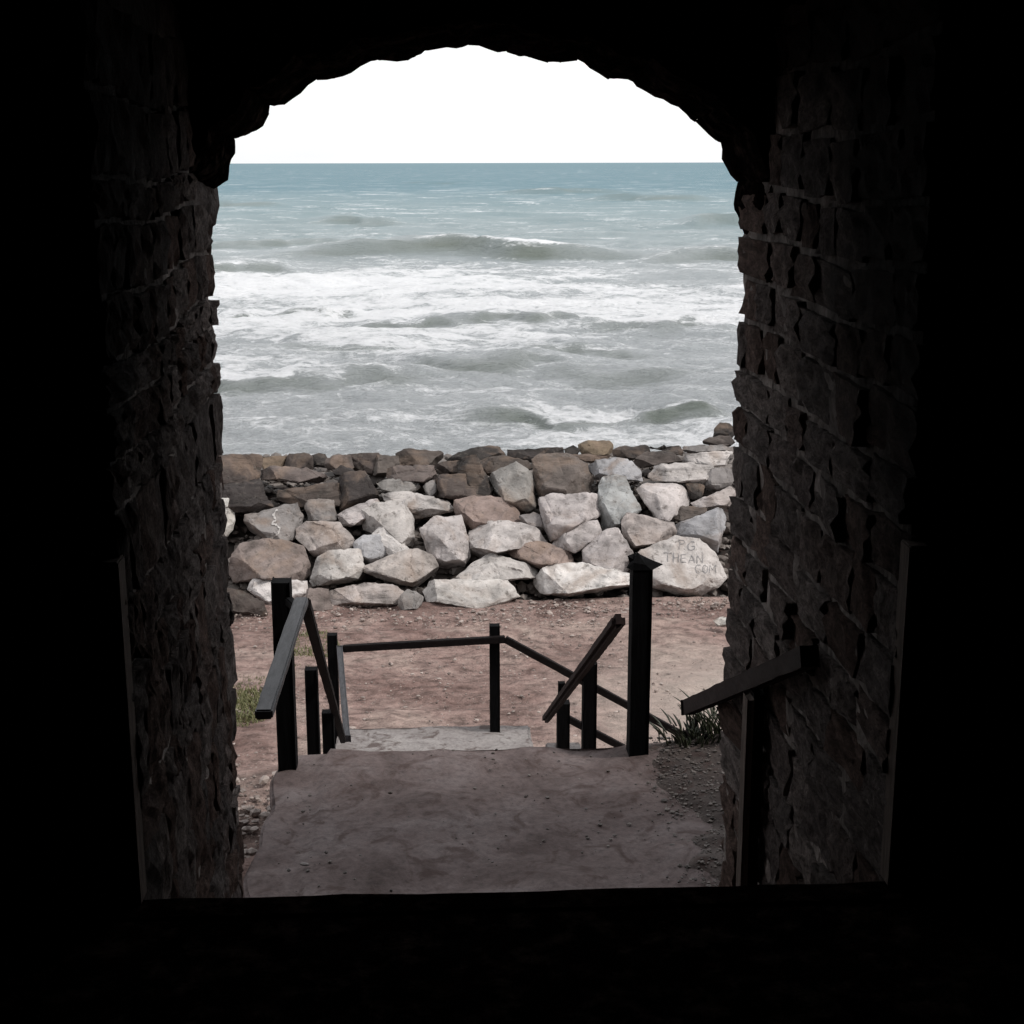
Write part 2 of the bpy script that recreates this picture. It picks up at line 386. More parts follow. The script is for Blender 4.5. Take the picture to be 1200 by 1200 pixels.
    n.links.new(b.outputs[0], ms.inputs[1]); n.links.new(df.outputs[0], ms.inputs[2]); n.links.new(ms.outputs[0], n.nodes['Material Output'].inputs['Surface'])
    me = grid_mesh('sea', X, Y, Z + SEA, m_, {'foam': foam, 'aeration_shade': np.clip(aer_shade, 0, 1)})
    tag(put('sea', me), kind='structure')
make_sea()

# ------------------------------------------------------------------ ground
GZ = -3.2
def ground_z(X, Y):
    bank_l = np.where(X < -0.2, -0.32, -0.2)
    rise = ss(2.2, 3.0, X) * 0.2
    top = bank_l + rise - ss(-0.9, -3.0, X) * 0.5
    edge = np.where(X < 0, 6.75, 6.55)
    slope = ss(0, 1, (Y - edge) / 4.6)
    z = top * (1 - slope) + GZ * slope
    # sea wall foot and seabed
    mound = -ss(19.2, 19.7, Y) * 0.5
    z = z + mound * slope - ss(23.5, 29.0, Y) * 3.6
    return z
def make_ground():
    xs = np.concatenate([np.linspace(-60, -6, 28), np.linspace(-5.8, -3.4, 30), np.arange(-3.35, 4.6, 0.033), np.linspace(4.65, 7, 30), np.linspace(7.2, 60, 28)])
    ys = np.concatenate([np.linspace(-12, 4.3, 12), np.arange(4.5, 7.2, 0.035), np.arange(7.3, 11.5, 0.12), np.arange(11.55, 20.5, 0.04), np.linspace(20.6, 34, 40)])
    X, Y = np.meshgrid(xs, ys)
    Z = ground_z(X, Y)
    vis = ss(4.6, 5.0, Y)
    Z = Z + vis * ((fbm(X / 1.3, Y / 1.1, 3, 5) - 0.5) * 0.16 + (fbm(X / 0.22, Y / 0.16, 9, 3) - 0.5) * 0.045)
    # trodden ruts running along the shore
    Z = Z + 0.09 * ss(13, 15, Y) * (fbm(X / 2.6, Y / 0.35, 27, 3) - 0.5)
    # below the landing and stairs keep the earth under the slabs
    under = (np.abs(X - 0.05) < 0.84) & (Y < 12.35)
    zs = np.where(Y < 6.45, -0.35, np.where(Y < 10.75, -0.35 - (Y - 6.45) * 0.535, -2.6))
    Z = np.where(under, np.minimum(Z, zs), Z)
    low = (X > -1.05) & (X < 2.6) & (Y > 9.6) & (Y < 12.4)
    Z = np.where(low, np.minimum(Z, -2.55 - 0.55 * np.clip((X - 0.7), 0, 9)), Z)
    Z = np.where(Y < 4.5, np.minimum(Z, -0.12), Z)
    me = grid_mesh('ground', X, Y, Z, M_EARTH)
    g = tag(put('ground', me), kind='structure')
make_ground()
def gz(x, y):
    return float(ground_z(np.array([[x]], float), np.array([[y]], float))[0, 0])

def box_bm(bm, x0, x1, y0, y1, z0, z1, bev=0.0):
    r = bmesh.ops.create_cube(bm, size=1.0)
    vs = r['verts']
    for v in vs:
        v.co = Vector(((x0 + x1) / 2 + v.co.x * (x1 - x0), (y0 + y1) / 2 + v.co.y * (y1 - y0), (z0 + z1) / 2 + v.co.z * (z1 - z0)))
    if bev: bmesh.ops.bevel(bm, geom=list({e for v in vs for e in v.link_edges}), offset=bev, segments=2, affect='EDGES')
    return vs
def roughen(bm, cut, amp, freq, seed=0):
    bmesh.ops.triangulate(bm, faces=bm.faces)
    for _ in range(6):
        es = [e for e in bm.edges if e.calc_length() > cut]
        if not es or len(bm.verts) > 9000: break
        bmesh.ops.subdivide_edges(bm, edges=es, cuts=1)
        bmesh.ops.triangulate(bm, faces=[f for f in bm.faces if len(f.verts) > 3])
    bm.normal_update()
    off = Vector((seed * 7.3, seed * 3.1, seed * 1.7))
    ds = [(v, v.normal.copy(), noise.fractal(v.co * freq + off, 0.8, 2.1, 4)) for v in bm.verts]
    for v, nrm, d in ds: v.co += nrm * d * amp

# upper landing slab just outside the passage
bm = bmesh.new(); box_bm(bm, -0.80, 1.55, 4.35, 6.42, -0.55, 0.0, 0.015)
roughen(bm, 0.07, 0.022, 2.6, 3)
for v in bm.verts:
    if v.co.x < -0.6 and v.co.z > -0.1:
        v.co.x += 0.05 * noise.noise(Vector((v.co.y * 3.5, 2, 1)))
        v.co.z -= 0.03 * max(0, noise.noise(Vector((v.co.y * 5, 4, 1)))) + 0.02
tag(put('upper_landing', from_bm(bm, 'upper_landing', 50), None, M_LAND), kind='structure')
# lower landing at the foot of the flight
bm = bmesh.new(); box_bm(bm, -1.02, 0.72, 10.62, 12.42, -2.6, -2.3, 0.015); roughen(bm, 0.1, 0.02, 2.5, 8)
tag(put('lower_landing', from_bm(bm, 'lower_landing', 50), None, M_CONC), kind='structure')
def stair(name, label, steps, mat):
    t = empty(name, (steps[0][0], steps[0][2], steps[0][4]), label, 'stairs')
    for s in steps:
        b_ = bmesh.new(); box_bm(b_, *s, 0.012)
        put('step', from_bm(b_, 'step'), t, mat)
    return t
N = 14
stair('stairs', 'concrete steps running down from the upper landing to the beach side landing',
      [(-0.74, 0.84, 6.422 + i * 0.3, 6.422 + (i + 1) * 0.3 - (0.002), -0.35 - 0.165 * (i + 1), -0.158 * (i + 1)) for i in range(N)], M_LAND)
stair('stairs', 'short side steps dropping right from the lower landing to the sand',
      [(0.862 + i * 0.32, 0.862 + (i + 1) * 0.32 - 0.002, 11.2, 12.4, -3.3, -2.3 - 0.17 * (i + 1)) for i in range(5)], M_CONC)
stair('stairs', 'dark steps inside the passage between the room floor and the landing',
      [(-0.69, 0.9, 2.802 + i * 0.258, 2.802 + (i + 1) * 0.258 - 0.002, -0.1, 1.2 - 0.2 * (i + 1) + 0.002) for i in range(5)] + [(-0.69, 0.9, 4.092, 4.348, -0.1, 0.004)], M_LAND)

# ------------------------------------------------------------------ the building: passage walls, vault, room
XL0, XL1 = -0.655, -0.712       # left face: inner end (y 2.8), outer end (y 4.5)
XR0, XR1 = 0.935, 0.915
YI, YO = 2.8, 4.5
ZS = 2.52                       # springing of the outer arch
ZV = 2.98                       # springing of the higher inner vault
bld = empty('stone_building', (0, 3.6, 0), 'dark rough stone building whose arched passage frames the view of the sea', 'building')
random.seed(11)
def xl(y): return XL0 + (XL1 - XL0) * (y - YI) / (YO - YI)
def xr(y): return XR0 + (XR1 - XR0) * (y - YI) / (YO - YI)
variants = []
for k in range(12):
    bm = bmesh.new(); bmesh.ops.create_cube(bm, size=1.0)
    bmesh.ops.subdivide_edges(bm, edges=bm.edges, cuts=4, use_grid_fill=True)
    for v in bm.verts:
        p = v.co.copy()
        r = max(abs(p.x), abs(p.y), abs(p.z))
        q = p.normalized() * 0.62
        v.co = p.lerp(q, 0.10)
        nn = noise.noise_vector(p * 2.3 + Vector((k * 5.1, 0, k)))
        v.co += Vector((nn.x * 0.06, nn.y * 0.05, nn.z * 0.05))
        f2 = noise.noise_vector(p * 6.0 + Vector((k * 2.7, 3, k)))
        v.co += Vector((f2.x * 0.10, f2.y * 0.012, f2.z * 0.016))
    variants.append(from_bm(bm, 'stone', 42))
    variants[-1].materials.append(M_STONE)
def stone(parent, x, y, z, sx, sy, sz, rot=0.0, name='stone'):
    o = bpy.data.objects.new(name, random.choice(variants)); C.objects.link(o)
    o.parent = parent
    w = Vector((0, 0, 0)); q = parent
    while q is not None: w += q.location; q = q.parent
    o.location = Vector((x, y, z)) - w; o.scale = (sx, sy, sz)
    o.rotation_euler = (rot + random.gauss(0, 0.025), random.gauss(0, 0.03), random.gauss(0, 0.05))
    return o
def wall_backing(name, xf, side, label):
    bm = bmesh.new()
    # mortar sheet slightly behind the stone faces, with real thickness
    pts = []
    off = 0.006 * side
    far = side * 0.32
    for (y, z) in ((YI + 0.03, -0.1), (YO - 0.02, -0.1), (YO - 0.02, ZS + 0.12), (4.15, ZS + 0.12), (4.15, ZV + 0.12), (YI + 0.03, ZV + 0.12)):
        pts.append((xf(y) + off, y, z))
    vs = [bm.verts.new(p) for p in pts]; vb = [bm.verts.new((p[0] + far, p[1], p[2])) for p in pts]
    bm.faces.new(vs); bm.faces.new(vb[::-1])
    for i in range(6): bm.faces.new((vs[i], vb[i], vb[(i + 1) % 6], vs[(i + 1) % 6]))
    bmesh.ops.recalc_face_normals(bm, faces=bm.faces)
    roughen(bm, 0.05, 0.014, 9, 2)
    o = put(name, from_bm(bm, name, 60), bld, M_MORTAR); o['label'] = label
    return o
wl = wall_backing('passage_wall', xl, -1, 'left passage wall of narrow rough rubble stones')
wr = wall_backing('passage_wall', xr, 1, 'right passage wall of coursed stones with pale mortar joints')
def lay(parent, xf, side, hmin, hmax, lmin, lmax, gap):
    z = 0.0; cnt = 0
    while z < ZV:
        YE = YO if z < ZS else 4.15
        h = random.uniform(hmin, hmax); y = YI + random.uniform(-0.06, 0.02)
        y = YI + 0.01
        first = True
        while y < YE - 0.03:
            l = random.uniform(lmin, lmax)
            if YE - (y + l) < lmin * 0.7: l = YE - y + random.uniform(-0.02, 0.02)
            yc = y + l / 2; jut = random.uniform(-0.003, 0.006)
            d = 0.16
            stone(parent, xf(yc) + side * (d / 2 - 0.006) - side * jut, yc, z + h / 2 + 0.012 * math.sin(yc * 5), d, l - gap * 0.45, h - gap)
            y += l; cnt += 1
        z += h
    return cnt
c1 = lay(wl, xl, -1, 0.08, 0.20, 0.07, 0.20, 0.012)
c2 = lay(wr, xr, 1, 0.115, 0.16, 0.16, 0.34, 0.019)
print('stones', c1, c2)

# outer arch: silhouette surveyed from the photograph, one wedge stone per bump
arch = [(244, 310), (247, 288), (242, 273), (252, 262), (255, 240), (251, 219), (265, 209), (271, 180), (273, 165), (292, 155), (306, 145), (313, 133), (314, 123), (334, 122), (350, 109),
        (370, 92), (392, 90), (412, 84), (432, 70), (475, 70), (495, 60), (502, 59), (524, 55), (536, 58), (550, 53), (578, 52), (598, 60), (618, 62), (641, 72), (678, 70), (690, 80), (712, 92), (738, 92),
        (760, 109), (796, 125), (815, 143), (832, 160), (843, 166), (847, 185), (856, 205), (864, 214), (860, 238), (868, 265), (873, 274), (866, 282), (866, 310)]
A3 = [atY(px, py, YO) for px, py in arch]
cuts = [0, 2, 5, 8, 9, 12, 15, 16, 18, 20, 22, 24, 26, 28, 29, 31, 32, 34, 35, 37, 40, 43, 45]
cen = Vector(((XL1 + XR1) / 2, YO, 2.15))
vault = put('vault', bpy.data.meshes.new('vault'), bld); vault['label'] = 'vaulted ceiling of the passage ending in a ragged arch of wedge stones'
# vault body: mass of masonry above the passage, from the inside end to the outside face
def arch_pt(t, y, extra, zs=None):
    """t 0..1 left to right along a smooth segmental arch at depth y"""
    a_ = PI * (1 - t); hw = (xr(y) - xl(y)) / 2 + 0.05 + extra * 0.5; xc = (xr(y) + xl(y)) / 2
    zs = ZV if y < 4.17 and zs is None else (zs or ZS)
    return Vector((xc + hw * math.cos(a_), y, zs + 0.03 + (0.53 + extra) * math.sin(a_)))
bm = bmesh.new(); NS = 26; zt = 5.3
for (ya, yb, zs_) in ((YI + 0.02, 4.17, ZV), (4.171, YO - 0.06, ZS)):
    rows = [[bm.verts.new(arch_pt(i / NS, y, 0.07, zs_)) for i in range(NS + 1)] for y in (ya, (ya + yb) / 2, yb)]
    for a_, b_ in zip(rows, rows[1:]):
        for i in range(NS): bm.faces.new((a_[i], a_[i + 1], b_[i + 1], b_[i]))
    for k, y in ((0, ya), (-1, yb)):
        tops = [bm.verts.new((v.co.x, y, zt)) for v in rows[k]]
        for i in range(NS): bm.faces.new((rows[k][i], tops[i], tops[i + 1], rows[k][i + 1]))
bmesh.ops.recalc_face_normals(bm, faces=bm.faces)
me = from_bm(bm, 'vault'); me.materials.append(M_SHADED)
vault.data = me
me.transform(Matrix.Translation(-Vector((0, 0, 0))))
def wedge(poly_in, y0, y1, thick, seed, lean=0.0):
    bm = bmesh.new(); rnd = random.Random(seed)
    def outward(p):
        d = Vector((p.x - cen.x, 0, (p.z - cen.z) * 1.15)); return d.normalized()
    pts = []
    for p in poly_in:
        o_ = outward(p)
        pts.append(Vector((p.x, y1, p.z)))
        q = p + o_ * 0.02 * rnd.random()
        pts.append(Vector((q.x, y0, q.z)) + o_ * (0.03 + lean))
    for p in (poly_in[0], poly_in[-1]):
        o_ = outward(p)
        for y in (y0, y1): pts.append(Vector((p.x + o_.x * thick, y, p.z + o_.z * thick)))
    mid_ = sum(pts, Vector()) / len(pts)
    for p in pts:
        q = p - mid_; q.z *= 1.0; tg = Vector((poly_in[-1] - poly_in[0])); tg.y = 0; tg.normalize()
        bm.verts.new(p + tg * (0.003 if q.dot(tg) > 0 else -0.003))
    r = bmesh.ops.convex_hull(bm, input=bm.verts)
    junk = [g for g in set(r['geom_interior'] + r['geom_unused']) if isinstance(g, bmesh.types.BMVert)]
    if junk: bmesh.ops.delete(bm, geom=junk, context='VERTS')
    bmesh.ops.recalc_face_normals(bm, faces=bm.faces)
    roughen(bm, 0.035, 0.013, 13, seed)
    return from_bm(bm, 'wedge_stone', 45)
for i, (a_, b_) in enumerate(zip(cuts, cuts[1:])):
    seg = A3[a_:b_ + 1]
    put('wedge_stone', wedge(seg, YO - 0.34, YO + 0.02, 0.34, i), vault, M_STONE if i in (0, 1, len(cuts) - 2) else M_SHADED)
# inner rings of the vault
for r_ in range(4):
    y0 = YI + 0.02 + r_ * 0.335; y1 = y0 + 0.325
    k = 0; t = 0.0
    while t < 0.999:
        t2 = min(1.0, t + random.uniform(0.055, 0.085))
        if 1 - t2 < 0.03: t2 = 1.0
        ex = random.uniform(0.005, 0.04)
        seg = [arch_pt(t + 0.004, y1, ex), arch_pt((t + t2) / 2, y1, ex - 0.01), arch_pt(t2 - 0.004, y1, ex)]
        put('wedge_stone', wedge(seg, y0, y1, 0.16, 100 + r_ * 30 + k), vault, M_SHADED)
        t = t2; k += 1
# outside wall masses and roof
def part(name, boxes, mat, parent, label=None):
    bm = bmesh.new()
    for b_ in boxes: box_bm(bm, *b_)
    o = put(name, from_bm(bm, name), parent, mat)
    if label: o['label'] = label
    return o
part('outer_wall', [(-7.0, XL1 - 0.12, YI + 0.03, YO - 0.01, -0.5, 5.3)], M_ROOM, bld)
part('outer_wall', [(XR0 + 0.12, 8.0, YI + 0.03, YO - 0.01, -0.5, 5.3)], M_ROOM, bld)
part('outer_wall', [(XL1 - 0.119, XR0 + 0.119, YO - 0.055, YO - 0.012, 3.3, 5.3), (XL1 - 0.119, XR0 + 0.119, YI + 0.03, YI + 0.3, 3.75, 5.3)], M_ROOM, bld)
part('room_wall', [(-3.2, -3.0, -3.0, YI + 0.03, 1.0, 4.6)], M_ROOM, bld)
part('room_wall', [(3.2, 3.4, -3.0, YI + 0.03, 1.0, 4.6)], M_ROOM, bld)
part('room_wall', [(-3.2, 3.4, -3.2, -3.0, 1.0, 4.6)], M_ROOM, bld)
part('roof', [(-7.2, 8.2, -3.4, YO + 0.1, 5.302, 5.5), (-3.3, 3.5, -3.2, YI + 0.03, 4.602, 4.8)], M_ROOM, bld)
# inner face of the wall that holds the passage (rough, barely lit)
fl = part('room_floor', [(-3.0, 3.2, -3.0, YI - 0.09, 1.0, 1.196)], M_ROOM, bld)
bm = bmesh.new(); box_bm(bm, -1.6, 2.2, YI - 0.088, YI, 1.02, 1.2, 0.008); roughen(bm, 0.08, 0.006, 5, 4)
th = put('threshold', from_bm(bm, 'threshold', 40), bld, M_ROOM); th['label'] = 'dark timber edge of the room floor across the passage'
# lintel rubble visible at the inner end: stones lining the inner edge
for side, xf, x0 in ((-1, xl, None), (1, xr, None)):
    o = bmesh.new()
    xx = xf(YI)
    y0b, y1b = YI - 0.012, YI + 0.03
    if side < 0: box_bm(o, xx - 0.028, xx + 0.008, y0b - 0.02, y1b, 1.2, 1.94, 0.003)
    else: box_bm(o, xx - 0.012, xx + 0.028, y0b - 0.02, y1b, 1.2, 1.95, 0.003)
    bd = put('edge_board', from_bm(o, 'edge_board'), bld, M_BOARD)
    bd['label'] = 'pale upright board on the %s inner corner of the passage' % ('left' if side < 0 else 'right')

# dark soil that has slid over the right side of the landing
M_SOIL = mat_concrete('dark_soil', (0.03, 0.022, 0.02), (0.06, 0.047, 0.043), (0.10, 0.082, 0.076))
def soil_z(X, Y):
  Z = -0.03 + 0.055 * ss(0.90, 1.12, X + 0.22 * (fbm(Y / 0.35, Y * 0 + 2, 4, 3) - 0.5) * 2 + 0.05 * (Y - 5.6)) + 0.09 * ss(1.0, 1.6, X) + (fbm(X / 0.12, Y / 0.1, 14, 4) - 0.5) * 0.045 * ss(0.8, 1.0, X)
  return Z - 0.5 * ss(6.38, 6.75, Y + 0.12 * (fbm(X / 0.2, Y / 0.2, 24, 2) - 0.5))
xs = np.arange(0.5, 2.4, 0.016); ys = np.arange(4.46, 6.75, 0.016); X, Y = np.meshgrid(xs, ys); Z = soil_z(X, Y)
tag(put('soil', grid_mesh('soil', X, Y, Z, M_SOIL)), kind='structure')

# ------------------------------------------------------------------ railings
def beam(p, q, w, h, mat, name, parent, up=Vector((0, 0, 1)), rough=0.003, bev=0.006):
    p = Vector(p); q = Vector(q); d = (q - p); Lh = d.length; d.normalize()
    s = d.cross(up).normalized(); u = s.cross(d).normalized()
    bm = bmesh.new(); r = bmesh.ops.create_cube(bm, size=1.0)
    for v in bm.verts:
        c = v.co.copy(); v.co = p + d * ((c.y + 0.5) * Lh) + s * (c.x * w) + u * (c.z * h)
    bmesh.ops.bevel(bm, geom=list(bm.edges), offset=bev, segments=2, affect='EDGES')
    roughen(bm, 0.09, rough, 11, int(Lh * 100) % 17)
    return put(name, from_bm(bm, name, 40), parent, mat)
def post(x, y, z0, z1, w, parent, mat=None):
    return beam((x, y, z0), (x + random.uniform(-.004, .004), y, z1), w, w, mat or M_POST, 'post', parent, up=Vector((0, 1, 0)))
lr = empty('stair_railing', (-0.75, 6.2, 0), 'left stair railing with worn grey top rail, tall black post and two shorter posts', 'railing')
post(-0.752, 6.27, -0.1, 0.885, 0.082, lr)
post(-0.80, 7.95, -1.4, -0.13, 0.07, lr)
post(-0.825, 9.25, -2.0, -0.90, 0.078, lr)
pA = atZ(309, 838, 0.86); pB = atZ(353, 704, 0.86)
beam(pA, pB, 0.06, 0.036, M_GREY, 'top_rail', lr)['label'] = 'level worn grey top rail with a dark cut end'
pM = Vector((-0.855, 10.8, -1.75))
beam(pB + Vector((0.015, 0.02, -0.02)), pM, 0.045, 0.05, M_RAIL, 'sloping_rail', lr)
beam(pB + Vector((0.0, -0.02, -0.045)), pB + Vector((-0.07, 0.16, -0.05)), 0.04, 0.04, M_POST, 'bracket', lr)

rr_ = empty('stair_railing', (0.9, 6.3, 0), 'right stair railing with tall black capped post and sloping round ended rail', 'railing')
tallp = post(0.872, 6.32, -0.1, 0.905, 0.092, rr_)
post(0.905, 8.9, -1.9, -0.46, 0.09, rr_)
post(0.905, 10.95, -2.7, -1.52, 0.10, rr_)
beam((0.862, 7.02, 0.43), (0.80, 11.4, -1.84), 0.07, 0.075, M_RED, 'sloping_rail', rr_, bev=0.02)
# torn cap on the tall post
bm = bmesh.new()
cp = Vector((0.872, 6.32, 0.905))
ring = [(-0.075, 0), (-0.05, -0.055), (0.05, -0.055), (0.115, -0.01), (0.05, 0.055), (-0.05, 0.055)]
lo = [bm.verts.new(cp + Vector((x * 0.88, y * 0.88, 0.002 + (0.016 if abs(x) > .09 else 0)))) for x, y in ring]
mi = [bm.verts.new(cp + Vector((x * 0.55 - 0.012, y * 0.8, 0.026 + 0.012 * (k % 2)))) for k, (x, y) in enumerate(ring)]
tp = [bm.verts.new(cp + Vector(p)) for p in ((-0.062, 0, 0.058), (-0.035, -0.02, 0.045), (-0.018, -0.01, 0.078), (0.012, 0.0, 0.05), (0.0, 0.03, 0.056), (-0.03, 0.025, 0.062))]
for a_, b_ in ((lo, mi), (mi, tp)):
    for i in range(6): bm.faces.new((a_[i], a_[(i + 1) % 6], b_[(i + 1) % 6], b_[i]))
bm.faces.new(tp); bm.faces.new(lo[::-1])
bmesh.ops.recalc_face_normals(bm, faces=bm.faces)
put('torn_cap', from_bm(bm, 'torn_cap'), rr_, M_POST)['label'] = 'ragged torn black cap on the tall post'

br = empty('landing_railing', (0.45, 12.3, -2.3), 'railing of the lower landing with thin black rails along its back and right slope', 'railing')
pt = atY(580, 857, 12.3)
post(pt.x, 12.3, -2.45, -1.30, 0.09, br)
pl = atY(389, 743, 12.3)
post(pl.x, 12.3, -2.45, pl.z, 0.085, br)
yr = 12.22
q0 = atY(402, 760, yr); q1 = atY(592, 749, yr)
beam(q0, q1, 0.06, 0.06, M_RAIL, 'back_rail', br)
beam(q1, atY(812, 868, yr), 0.06, 0.06, M_RAIL, 'sloping_rail', br)
beam(atY(654, 836, yr), atY(745, 884, yr), 0.055, 0.06, M_RAIL, 'lower_rail', br)
beam(q0 + Vector((-0.03, 0, 0)), pM + Vector((0.03, 0.03, 0)), 0.05, 0.05, M_GREY, 'side_rail', br)
pe = atY(812, 868, yr); post(pe.x, 12.3, -3.3, pe.z + 0.1, 0.09, br)
pe = atY(655, 840, 12.3); post(pe.x + 0.02, 12.31, -2.6, atY(655, 800, 12.3).z, 0.06, br)

hr = empty('handrail', (0.87, 4.0, 0), 'red brown timber handrail sloping down the right passage wall on a thin post', 'handrail')
h0 = atY(806, 829, 4.92); h1 = atY(948, 769, 3.38)
beam(h0, h1, 0.036, 0.042, M_RED, 'rail', hr)
hp = atY(878, 830, 3.95)
beam((0.892, 3.95, 0.0), (0.892, 3.95, h0.z + (h1.z - h0.z) * 0.62 - 0.03), 0.032, 0.06, M_POST, 'post', hr, up=Vector((0, 1, 0)))
beam((0.864, 3.93, 0.0), (0.864, 3.93, h0.z + (h1.z - h0.z) * 0.62 - 0.04), 0.02, 0.05, M_BOARD, 'pale_edge', hr, up=Vector((0, 1, 0)))

